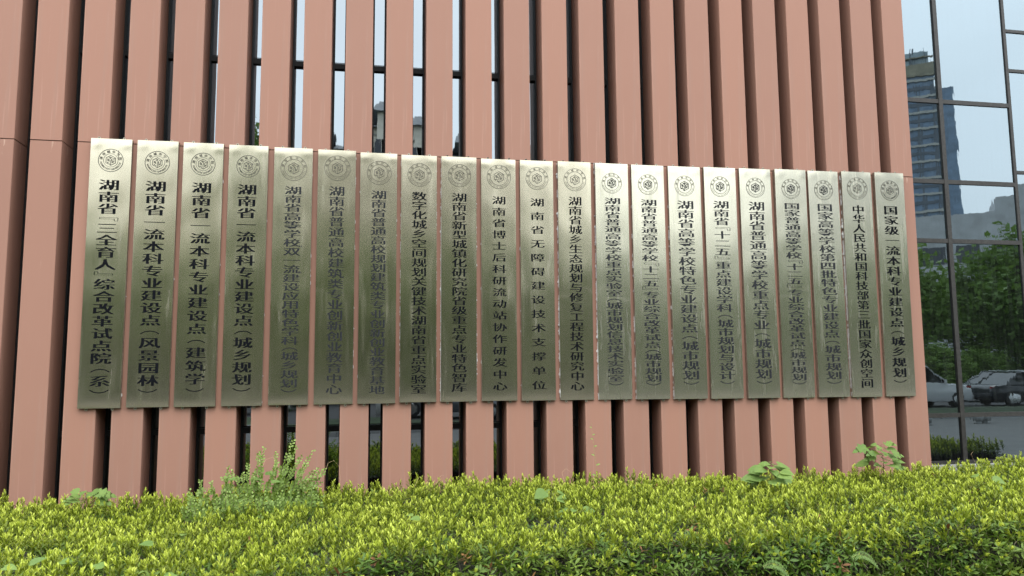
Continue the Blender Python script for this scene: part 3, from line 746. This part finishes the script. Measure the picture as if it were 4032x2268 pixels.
sapling('mulberry_sapling', (5.03, -.9, .55), .33, 24, 'leggy sapling with large pale lobed leaves rising above the hedge near the right building corner', seed=3, lean=(-.02, .0), size=.125)
sapling('mulberry_sapling', (3.60, -1.25, .50), .27, 34, 'bushy sapling with bright green leaves in the hedge, left of the leggy lobed one', seed=5, lobes=1, size=.11, lean=(.06, .05))
sapling('mulberry_sapling', (5.50, -1.65, .42), .22, 7, 'small heart-leaved seedling in the hedge in front of the glass wall', seed=9, lobes=1, size=.105)
sapling('mulberry_sapling', (-2.30, -.85, .54), .13, 11, 'low seedling with pale lobed leaves poking over the hedge below the leftmost plaque', seed=12, size=.12)
sapling('broad_leaf_weed', (1.50, -1.55, .52), .12, 10, 'clump of pale heart-shaped leaves lying over the middle of the hedge top', 'weed', M_STEM, 1, seed=15, size=.10)
sapling('broad_leaf_weed', (1.55, -2.05, .52), .06, 3, 'pair of pointed green leaves just in front of the heart-leaved clump on the hedge', 'weed', M_STEM, 1, seed=17, size=.085)
sapling('broad_leaf_weed', (3.95, -2.45, .50), .08, 4, 'drooping pale compound leaf on the hedge top right of centre, toward the camera', 'weed', M_STEM, 1, seed=19, size=.075)
for n_, (x, y, z) in enumerate([(-1.17, -2.45, .60), (-1.30, -2.70, .60), (-1.98, -3.05, .58), (-1.86, -3.02, .585), (-1.70, -3.02, .59), (-1.45, -3.10, .57), (-1.08, -3.36, .56), (.36, -2.25, .60), (.28, -2.1, .60), (4.40, -3.24, .22)]):
    r = random.Random(50+n_); mb = MB(); root = empty('bindweed_leaf', (x, y, z))
    if n_ == 9: lobed(mb, (0, 0, 0), (.1, -.3, -.9), (0, -1, .35), .075, .07, 0, 1)
    else: lobed(mb, (0, 0, .01), (r.uniform(-1, 1), r.uniform(-.6, .1), .12), (0, -.5, 1), r.uniform(.075, .10), .06, 0, 1)
    mb.tube([(0, 0, -.08), (0, 0, .01)], .0015, .0012, 3, 1)
    me = mb.mesh('leaf', [M_BROAD, M_STEM], True); inst('leaf', me, root)
    LB = ['upper of two oval leaves on the hedge left of centre', 'lower of two oval leaves on the hedge left of centre', 'broad climber leaf on the hedge nearest the left picture edge', 'second climber leaf from the left edge on the hedge', 'third climber leaf from the left edge on the hedge',
          'narrow pale leaf flat on the hedge, right of the left-edge climber leaves', 'low pale leaf among the shoots at the hedge front left of centre', 'pointed climber leaf in the middle of the hedge top, right one of a pair', 'pointed climber leaf in the middle of the hedge top, left one of a pair', 'single heart-shaped leaf hanging on the hedge face at the lower right corner']
    tag(root, LB[n_], 'climber leaf', 'single climber leaves on the hedge')

def twig(path, seed, n, size, name='twig', parent=None):
    r = random.Random(seed); P_ = [Vector(p) for p in path]; mb = MB(); mb.tube(P_, .0022, .0010, 4, 2)
    for i in range(n):
        t = (i+.5)/n*(len(P_)-1); k_ = min(int(t), len(P_)-2); q = P_[k_].lerp(P_[k_+1], t-k_); ax = (P_[k_+1]-P_[k_]).normalized()
        az = (i % 2)*math.pi+i*.35+r.uniform(-.4, .4); a = ax.orthogonal().normalized(); b = ax.cross(a); dd = a*math.cos(az)+b*math.sin(az)+ax*.75
        s_ = size*(1-.45*i/n)*r.uniform(.8, 1.15); leaf(mb, q, dd, Vector((r.uniform(-.5, .5), -1, r.uniform(0, .8))), s_, s_*.70, 1 if i > n*.72 or r.random() < .12 else 0, .15, .1)
    return inst(name, mb.mesh(name, [M_WEED, M_WEEDY, M_TWIG]), parent)
WS = empty('privet_shrub', (-.9, -.95, .5)); tag(WS, 'wild small-leaved shrub with long upright sprays growing out of the hedge left of centre', 'shrub')
rw = random.Random(4)
tips = [(-1.38, .76), (-1.30, .74), (-1.17, .86), (-1.12, .84), (-1.05, .80), (-.98, .90), (-.92, .98), (-.87, 1.02), (-.80, .96), (-.78, .88), (-.68, .93), (-.63, 1.08), (-.60, .90), (-.56, .94), (-.52, .86), (-.46, 1.0), (-.42, .85), (-.40, .80), (-.72, .82), (-.95, .78), (-1.2, .76), (-.5, .75)]
tips = tips+[(a+rw.uniform(-.06, .06), .5+(b-.5)*rw.uniform(.6, .95)) for a, b in tips]
for i, (tx, tz) in enumerate(tips):
    bx = -.95+(tx+.9)*.65+rw.uniform(-.05, .05); by = -.98+rw.uniform(-.14, .14)
    p0 = Vector((bx, by, .48)); p2 = Vector((tx, by+rw.uniform(-.05, .08), tz)); p1 = (p0+p2)/2+Vector((rw.uniform(-.03, .03), 0, .02))
    o_ = twig([p0, p0.lerp(p1, .5), p1, p1.lerp(p2, .5), p2], 60+i, int(18+(tz-.6)*60), .044, 'spray', WS)
    o_.location = -WS.location
for i in range(85):
    x = rw.uniform(-1.42, -.42); yv = -.85-rw.uniform(0, .6); p0 = Vector((x, yv, .50)); p1 = p0+Vector((rw.uniform(-.07, .07), rw.uniform(-.08, .04), rw.uniform(.10, .22)))
    o_ = twig([p0, (p0+p1)/2, p1], 100+i, 13, .040, 'spray', WS); o_.location = -WS.location
for (px, py, pz, dx, L_) in ((-1.06, -1.05, .77, -1, .10), (-.97, -1.02, .76, 1, .09), (-.86, -1.0, .80, 1, .10), (-.80, -1.1, .745, 1, .085)):
    mb = MB(); lobed(mb, (px, py, pz), (dx, -.2, .12), (0, -.5, 1), L_, L_*.55, 0, 1); o_ = inst('leaf', mb.mesh('leaf', [M_BROAD], True), WS); o_.location = -WS.location

def vine(name, path, leaves, label, seed, col=M_STEM, lsize=.035, cat='vine', w=.0016):
    r = random.Random(seed); root = empty(name, path[0]); o0 = Vector(path[0]); P_ = [Vector(p)-o0 for p in path]; mb = MB(); mb.tube(P_, w, w*.5, 4); mb.obj('stem', col, root)
    for i in range(leaves):
        t = (i+.4)/max(1, leaves)*(len(P_)-1); k_ = min(int(t), len(P_)-2); q = P_[k_].lerp(P_[k_+1], t-k_); s_ = lsize*(1-.5*i/leaves)
        mb = MB(); leaf(mb, q, ((1 if i % 2 else -1), -.3, .5), (0, -1, .7), s_, s_*.5, 0, .3, .2); inst('leaf', mb.mesh('leaf', [M_WEEDY]), root)
    return tag(root, label, cat)
vine('climbing_vine', [(2.18, -.5, .58), (2.185, -.5, .72), (2.17, -.49, .85), (2.165, -.49, .96), (2.15, -.5, 1.02), (2.145, -.5, 1.13)], 7, 'thin upright vine shoot with small leaves in front of the fins below the plaques', 1, lsize=.045)
def arcp(x, y, z, w, h, n=8, s=1): return [(x+s*w*(i/n), y, z+h*math.sin(math.pi*.62*i/n)-.0*i) for i in range(n+1)]
DRY = plain('dry_tendril', (.50, .36, .20), .7, 0, 80)
vine('dry_tendril', arcp(.42, -.55, .58, .06, .09), 0, 'thin dry tendril arching over the hedge, left one near the third slot from the centre', 2, DRY, cat='tendril', w=.0012)
vine('dry_tendril', arcp(.62, -.55, .60, .07, .08), 0, 'thin dry tendril arching in front of the dark slot just left of centre', 3, DRY, cat='tendril', w=.0012)
vine('dry_tendril', [(1.86, -.5, .58), (1.84, -.5, .66), (1.88, -.5, .70), (1.93, -.5, .66), (1.96, -.5, .72)], 0, 'curled dry tendril above the hedge left of the upright vine', 4, DRY, cat='tendril', w=.0012)
vine('dry_tendril', [(6.72, -.4, .56), (6.60, -.4, .58), (6.50, -.4, .62), (6.46, -.4, .70), (6.49, -.4, .73)], 0, 'pale tendril curling up against the glass wall beside the corner fin', 5, DRY, cat='tendril', w=.0014)
vine('dry_tendril', [(7.05, -.5, .62), (7.06, -.5, .75), (7.05, -.5, .80), (7.10, -.5, .81)], 0, 'thin hooked tendril in front of the glass at the right picture edge', 6, DRY, cat='tendril', w=.0012)
vine('dry_tendril', [(-.92, -.85, .80), (-.88, -.85, .90), (-.82, -.85, .92), (-.78, -.85, .86), (-.76, -.85, .75)], 0, 'thin brown tendril looping above the small-leaved shrub', 7, DRY, cat='tendril', w=.0012)
vine('dry_tendril', [(-.40, -.7, .72), (-.36, -.7, .84), (-.31, -.7, .86), (-.26, -.7, .80), (-.25, -.7, .66)], 0, 'thin tendril arching right of the small-leaved shrub', 8, DRY, cat='tendril', w=.0012)

def fern(loc, label, seed, flip=1):
    root = empty('fern_frond', loc); r = random.Random(seed); tag(root, label, 'fern', 'fern fronds on the hedge face')
    mb = MB(); n = 18; P_ = [Vector((flip*.15*t, -.02-.05*t, .05*math.sin(t*2.2)-.10*t*t)) for t in [i/8 for i in range(9)]]; mb.tube(P_, .0014, .0006, 3, 1)
    for i in range(n):
        t = (i+.5)/n*8; k_ = min(int(t), 7); q = P_[k_].lerp(P_[k_+1], t-k_); ax = (P_[k_+1]-P_[k_]).normalized()
        for s_ in (1, -1): leaf(mb, q, Vector((0, 0, 1)).cross(ax)*s_+Vector((0, 0, s_*.7))+ax*.35, (0, -1, .3), .038*math.sin(.35+2.6*i/n)+.006, .008, 0, .2, .2)
    inst('frond', mb.mesh('frond', [M_BROAD, M_STEM]), root)
fern((2.46, -3.20, .40), 'left fern frond hanging from the hedge face near the bottom edge', 1)
fern((3.10, -3.18, .42), 'right fern frond hanging from the hedge face near the bottom edge', 2)

# ------------------------------------------------------------------ what the glass and brass reflect: the far side of the plaza
def tree_meshes(seed, crown_r, crown_h, crown_z, n):
    r = np.random.default_rng(seed); mb = MB()
    # clustered leaf clumps
    nc = 60; cl = r.normal(0, 1, (nc, 3)); cl /= np.linalg.norm(cl, axis=1)[:, None]; cl *= (r.uniform(.35, 1, (nc, 1))**.6)*np.array([crown_r, crown_r, crown_h/2]); cl[:, 2] += crown_z
    which = r.integers(0, nc, n); p = cl[which]+r.normal(0, 1, (n, 3))*crown_r*.14
    V = np.zeros((n*4, 3)); d = r.normal(0, 1, (n, 3)); d /= np.linalg.norm(d, axis=1)[:, None]; e = np.cross(d, r.normal(0, 1, (n, 3))); e /= np.linalg.norm(e, axis=1)[:, None]
    s = r.uniform(.10, .20, (n, 1)); V[0::4] = p-d*s; V[1::4] = p+e*s*.45; V[2::4] = p+d*s; V[3::4] = p-e*s*.45
    me = bpy.data.meshes.new('crown'); me.from_pydata(V.tolist(), [], [(4*i, 4*i+1, 4*i+2, 4*i+3) for i in range(n)]); me.materials.append(M_TREE)
    tr = MB(); h0 = crown_z-crown_h*.35
    tr.tube([(0, 0, 0), (.03, 0, 1.2)], .17, .15, 9, 1); tr.tube([(.03, 0, 1.2), (.0, .05, h0), (.05, 0, crown_z+crown_h*.2)], .15, .06, 8, 0)
    for i in range(9):
        c_ = cl[i]; a = Vector((0, 0, h0-.1+.25*i)); tr.tube([a, a.lerp(Vector(c_), .5)+Vector((0, 0, .2)), Vector(c_)], .06, .02, 5, 0)
    return me, tr.mesh('trunk', [M_BARK, M_LIME], True)
TM = [tree_meshes(1, 2.6, 4.6, 5.0, 9000), tree_meshes(2, 2.2, 5.0, 5.4, 8000)]
tl = [('left end of the row', -19, -18.3, 0, .92), ('second from the left end', -14.2, -19, 1, .9), ('behind the leftmost slots', -9.3, -18, 0, .86), ('left of centre and taller than the rest', -4.9, -24, 1, 1.52), ('opposite the middle plaques', .2, -18.2, 0, .83),
      ('right of centre', 4.6, -18.6, 1, .84), ('opposite the building corner', 9.3, -18.2, 0, .85), ('opposite the right plaques', 14.0, -18.5, 1, .82), ('at the left of the glass wall reflection', 20.2, -18.4, 0, .84),
      ('its limewashed trunk mirrored in the glass wall', 24.7, -16.6, 0, .90), ('at the right end of the row', 29.5, -17.6, 1, .85)]
for tx_, x, y, k_, s_ in tl:
    t_ = empty('street_tree', (x, y, .1), random.uniform(0, 6)); t_.scale = (s_,)*3 if s_ < 1.3 else (.72, .72, 1.5); inst('crown', TM[k_][0], t_); inst('trunk', TM[k_][1], t_)
    tag(t_, 'street tree across the plaza, '+tx_, 'tree', 'row of street trees across the plaza')

# added shrubs that block the bright gap under the back trees in reflections
for i in range(30):
    x = -40+i*2.9+random.uniform(-.5, .5); o = inst('filler_shrub', TM[i % 2][0], None, (x, -31.3+random.uniform(-.5, .5), -1.15), (0, 0, random.uniform(0, 6)), (.72, .6, .52))
    tag(o, 'added dark filler shrub under the far trees, blocks the bright horizon in the reflections', 'shrub', 'added shrubs that darken the reflections')
# back row so the brass reflects a continuous green band
for i, x in enumerate(range(-34, 44, 6)):
    t_ = empty('back_tree', (x+random.uniform(-1, 1), -34+random.uniform(-1.5, 1.5), 0), random.uniform(0, 6)); s_ = random.uniform(.95, 1.08); t_.scale = (s_*1.3, s_*1.3, s_); inst('crown', TM[i % 2][0], t_); inst('trunk', TM[i % 2][1], t_)
    tag(t_, 'dark leafy tree beyond the road across the plaza, behind the parked cars', 'tree', 'trees beyond the road')

def car(x, y, rz, paint, label, suv=False):
    root = empty('parked_car', (x, y, .004), rz); tag(root, label, 'car', 'cars parked across the plaza')
    Lc, Wc, Hc = (4.7, 1.86, 1.72) if suv else (4.65, 1.82, 1.46)
    hb = .98 if suv else .88
    prof = [(-.5, .45), (-.497, hb*.82), (-.47, hb*.98), (-.30, hb+.03), (-.02, hb+.06), (.24, hb), (.40, hb*.93), (.485, hb*.74), (.5, .45), (.49, .26), (-.49, .26)]
    mb = MB(); n = len(prof); rows = [(-1, .0), (-.97, .05), (-.8, .0), (0, 0), (.8, 0), (.97, .05), (1, 0)]
    V = []; sy = [-1, -.94, -.6, 0, .6, .94, 1]; yw = [.90, 1, 1, 1, 1, 1, .90]
    for s_, q in zip(sy, yw):
        for px, pz in prof:
            inn = .975 if abs(s_) == 1 else 1; V.append((px*Lc*inn, s_*Wc/2, (pz-.6)*(.93 if abs(s_) == 1 else 1)+.6))
    F = []
    for a in range(6):
        for b in range(n): F.append((a*n+b, a*n+(b+1) % n, (a+1)*n+(b+1) % n, (a+1)*n+b))
    F.append(tuple(range(n-1, -1, -1))); F.append(tuple(6*n+b for b in range(n)))
    mesh_obj('body', V, F, paint, root, True)
    # greenhouse: glass band with a painted roof
    g0, g1 = (-.47, .22) if suv else (-.38, .24); r0, r1 = (-.42, .06) if suv else (-.22, .06); w0, w1 = Wc*.47, Wc*.37
    v = [(g0*Lc, -w0, hb), (g1*Lc, -w0, hb), (g1*Lc, w0, hb), (g0*Lc, w0, hb), (r0*Lc, -w1, Hc-.05), (r1*Lc, -w1, Hc-.05), (r1*Lc, w1, Hc-.05), (r0*Lc, w1, Hc-.05)]
    mesh_obj('windows', v, [(0, 1, 5, 4), (1, 2, 6, 5), (2, 3, 7, 6), (3, 0, 4, 7)], M_CARG, root)
    mb = MB(); mb.add([(r0*Lc-.04, -w1-.02, Hc-.05), (r1*Lc+.05, -w1-.02, Hc-.05), (r1*Lc+.05, w1+.02, Hc-.05), (r0*Lc-.04, w1+.02, Hc-.05), (r0*Lc*.85, -w1*.8, Hc), (r1*Lc*.6, -w1*.8, Hc), (r1*Lc*.6, w1*.8, Hc), (r0*Lc*.85, w1*.8, Hc)], [(0, 1, 5, 4), (1, 2, 6, 5), (2, 3, 7, 6), (3, 0, 4, 7), (4, 5, 6, 7), (3, 2, 1, 0)])
    for s_ in (-1, 1):
        for a, b in ((g0, r0), (g1, r1), (-.10, -.09)): mb.tube([(a*Lc, s_*(w0+.01), hb), (b*Lc, s_*(w1+.01), Hc-.04)], .035, .03, 4)
    mb.obj('roof', paint, root)
    for sx_ in (-.31, .32):
        for s_ in (-1, 1):
            w_ = MB(); w_.lathe([(.30, -.11), (.335, -.09), (.335, .09), (.30, .11)], n=20, axis='y'); wo = w_.obj('wheel', M_TYRE, root, True); wo.location = (sx_*Lc, s_*(Wc/2-.10), .335)
            q = MB(); q.lathe([(.22, .0), (.20, -.02), (.05, -.03)], n=12, axis='y'); qo = q.obj('rim', M_RIM, wo); qo.location = (0, s_*-.0-.115 if s_ < 0 else .115, 0); qo.rotation_euler = (0, 0, 0 if s_ < 0 else math.pi)
    for s_ in (-1, 1):
        q = MB(); q.box(.455*Lc, .492*Lc, s_*Wc*.36-.16, s_*Wc*.36+.16, .62, .74, bev=.02); q.obj('headlight', M_RIM, root)
        q = MB(); q.box(-.495*Lc, -.46*Lc, s_*Wc*.38-.14, s_*Wc*.38+.14, .68, .82, bev=.02); q.obj('tail_light', M_RED, root)
        q = MB(); q.box(.17*Lc, .20*Lc, s_*(Wc/2+.05)-.09, s_*(Wc/2+.05)+.09, hb+.02, hb+.15, bev=.02); q.obj('wing_mirror', paint, root)
M_CARG = plain('car_glass', (.02, .022, .024), .05); M_TYRE = plain('tyre', (.02, .02, .02), .8, 0, 30); M_RIM = plain('alloy', (.5, .5, .5), .25, .9, 30); M_RED = plain('red_lens', (.25, .01, .01), .2)
P_W = plain('white_paint', (.70, .71, .72), .18, 0, 2, .03); P_D = plain('black_paint', (.025, .027, .032), .15, 0, 2, .05); P_G = plain('grey_paint', (.16, .17, .18), .2, .3, 2, .05)
car(22.3, -20.4, 0, P_W, 'white high-roofed car parked across the plaza, mirrored in the left glass panes', True)
car(27.6, -19.7, R(6), P_D, 'black saloon car parked beside the tree with the limewashed trunk')
car(29.8, -23.6, R(178), P_G, 'dark grey saloon car parked behind the black one', False)
car(34.5, -20.3, R(4), P_D, 'black saloon car parked at the right end of the row')
car(3.0, -21, R(180), P_G, 'grey saloon car parked opposite the middle plaques')
car(-6.5, -20.8, 0, P_D, 'black saloon car parked left of the grey one opposite the plaques')

for i, (x, y) in enumerate(((15.55, -11.0), (17.1, -10.9), (17.45, -11.0), (13.4, -11), (19.4, -11), (11.4, -11))):
    b_ = MB(); prof = [(.20, 0), (.20, .05)]+[(.27*math.cos(a), .31+.27*math.sin(a)) for a in [R(-55+145*k_/9) for k_ in range(10)]]
    b_.lathe([(a_*.56, c_*.56) for a_, c_ in prof], n=20); o = b_.obj('stone_ball', M_STONE, None, True); o.location = (x, y, .004)
    tag(o, ['round granite bollard alone, mirrored in the lower left pane', 'left granite ball of the close pair mirrored in the glass', 'right granite ball of the close pair mirrored in the glass', 'granite ball bollard just left of those mirrored in the glass', 'granite ball bollard right of the close pair', 'leftmost granite ball bollard on the plaza edge'][i], 'bollard', 'stone ball bollards along the plaza edge')

# buildings across
M_CREAM = plain('cream_render', (.66, .63, .54), .8, 0, 1.5, .15); M_SLATE = plain('slate_roof', (.16, .175, .185), .7, 0, 2, .2); M_BWIN = plain('far_window', (.03, .036, .045), .12)
M_TGL = plain('tower_glass', (.12, .18, .26), .3, 0, 1, .25); M_BAND = plain('tower_band', (.34, .34, .32), .6); M_TCR = plain('crown_glass', (.30, .38, .42), .2, 0, .6, .3); M_GOLD = plain('tower_cornice', (.20, .185, .13), .5, 0, 1, .3); M_TDK = plain('tower_dark', (.07, .09, .115), .4); M_GREYC = plain('grey_concrete', (.36, .37, .38), .8, 0, .8, .15)
def apartment(x, y, w, d, h, label, rz=0):
    root = empty('apartment_block', (x, y, 0), rz); tag(root, label, 'apartment block', 'apartment blocks beyond the trees')
    mb = MB(); mb.box(-w/2, w/2, -d, 0, 0, h); mb.box(-w*.18, w*.18, 0, .8, 0, h+1.6); mb.obj('wall', M_CREAM, root)
    mb = MB()
    def hip(a, b, c, e, z, hh): mb.add([(a, c, z), (b, c, z), (b, e, z), (a, e, z), (a+(b-a)*.28, (c+e)/2, z+hh), (b-(b-a)*.28, (c+e)/2, z+hh)], [(0, 1, 5, 4), (1, 2, 5), (2, 3, 4, 5), (3, 0, 4), (3, 2, 1, 0)])
    hip(-w/2-.7, w/2+.7, -d-.7, .7, h, 2.4); hip(-w*.2-.4, w*.2+.4, -4, 1.4, h+1.61, 1.9); mb.obj('roof', M_SLATE, root)
    fl = int(h/3); cols = 6
    wm = MB(); wm.box(-.7, .7, .02, .06, -.75, .75); wm.box(-.85, .85, -.02, .22, -.95, -.8); wm.box(-.03, .03, .06, .09, -.75, .75, 1); me = wm.mesh('window', [M_BWIN, M_CREAM])
    for f_ in range(fl):
        for c_ in range(cols):
            xx = -w/2+w*(c_+.5)/cols; inst('window', me, root, (xx, .8 if abs(xx) < w*.18 else 0, 1.8+3*f_))
    cm = MB()
    for f_ in range(fl): cm.box(-w/2-.08, -w*.18-.01, .001, .12, 3*f_+3.15, 3*f_+3.3); cm.box(w*.18+.01, w/2+.08, .001, .12, 3*f_+3.15, 3*f_+3.3)
    cm.obj('cornice', M_BAND, root)
apartment(-5.9, -75, 7.3, 12, 25.6, 'cream apartment block with slate roof next left of the tall narrow one')
apartment(.7, -74.5, 4.6, 12, 28, 'tall narrow cream apartment tower with hipped slate roof opposite the centre')
apartment(5.2, -75.5, 4.2, 12, 27.4, 'narrow cream block with slate roof touching the tall tower on its right')
apartment(10.2, -76, 3.6, 12, 26, 'smallest cream block with slate roof, second from the right of the group')
apartment(17.0, -76, 9, 12, 24.8, 'lower cream apartment block with slate roof at the right end of the group')
apartment(-22, -80, 20, 12, 22, 'wide cream apartment block far left beyond the trees')
# the blue tower
TW = empty('glass_tower', (93.8, -123.6, 0), R(35)); tag(TW, 'tall blue glass tower with pale floor bands and open crown, mirrored in the curtain wall', 'tower')
hw = 14.5
mb = MB(); mb.box(-hw, hw-.6, -26, 0, 0, 58.6); mb.box(-hw, hw+2.6, -24, -.6, 0, 54.5); mb.obj('wall', M_TGL, TW)
fb = MB(); fb.box(-hw, hw, 0, .35, -.22, .22); fbm = fb.mesh('floor_band', [M_BAND]); fd = MB(); fd.box(-hw, hw-.5, .001, .12, -.3, .3); fdm = fd.mesh('spandrel', [M_TDK])
for f_ in range(18): inst('floor_band', fbm, TW, (0, 0, 3.2*f_+2)); inst('spandrel', fdm, TW, (0, 0, 3.2*f_+3.6))
pm = MB(); pm.box(-.25, .25, .001, .2, 0, 55.5); pmm = pm.mesh('pier', [M_TDK])
for k_ in range(11): inst('pier', pmm, TW, (-hw+.6+k_*2.75, 0, 0))
cr = MB(); cr.box(-hw+.3, hw-1.2, -8, -.5, 58.6, 62.3); cr.obj('crown', M_TCR, TW)
pn = MB(); pn.box(-.13, .13, -.45, .05, 58.6, 62.9); pnm = pn.mesh('crown_fin', [M_TDK])
for k_ in range(14): inst('crown_fin', pnm, TW, (-hw+.4+k_*2.05, 0, 0))
gb = MB(); gb.box(-hw-.2, hw-.4, -.5, .4, 57.2, 59.6); gb.box(-hw-.2, hw-.4, -.5, .2, 60.9, 61.1); gb.obj('cornice', M_GOLD, TW)
TW2 = empty('grey_tower', (110.5, -123, 0), R(38)); tag(TW2, 'lower stepped grey tower beside the blue glass tower', 'tower'); mb = MB(); mb.box(-4, 1.0, -8, 0, 0, 41); mb.box(-4, 2.2, -8, 0, 0, 37.5); mb.obj('wall', M_TGL, TW2)
mb = MB(); mb.tube([(0, -3, 41), (0, -3, 45)], .12, .05, 5); mb.tube([(-2, -3, 41), (-2, -3, 43)], .12, .05, 5); mb.obj('mast', M_TDK, TW2)
for f_ in range(11): o = inst('floor_band', fbm, TW2, (-1, 0, 3.3*f_+2), (0, 0, 0), (.2, 1, 1))
# long low block
LB_ = empty('long_office_block', (61, -60, 0), R(39)); tag(LB_, 'long low grey office block behind the trees, mirrored in the glass wall', 'office block')
mb = MB(); mb.box(-26, 26, -12, 0, 0, 17.6); mb.box(2.3, 5, -10, -.01, 17.6, 19.0); mb.box(5, 26, -10, -.01, 17.6, 20.1); mb.obj('wall', M_GREYC, LB_)
wm = MB(); wm.box(-1.1, 1.1, .01, .05, -.9, .9); wmm = wm.mesh('window', [M_BWIN])
for f_ in range(4):
    for k_ in range(15): inst('window', wmm, LB_, (-20.5+k_*3.4, 0, 2.2+3.7*f_))
bpy.context.view_layer.update()
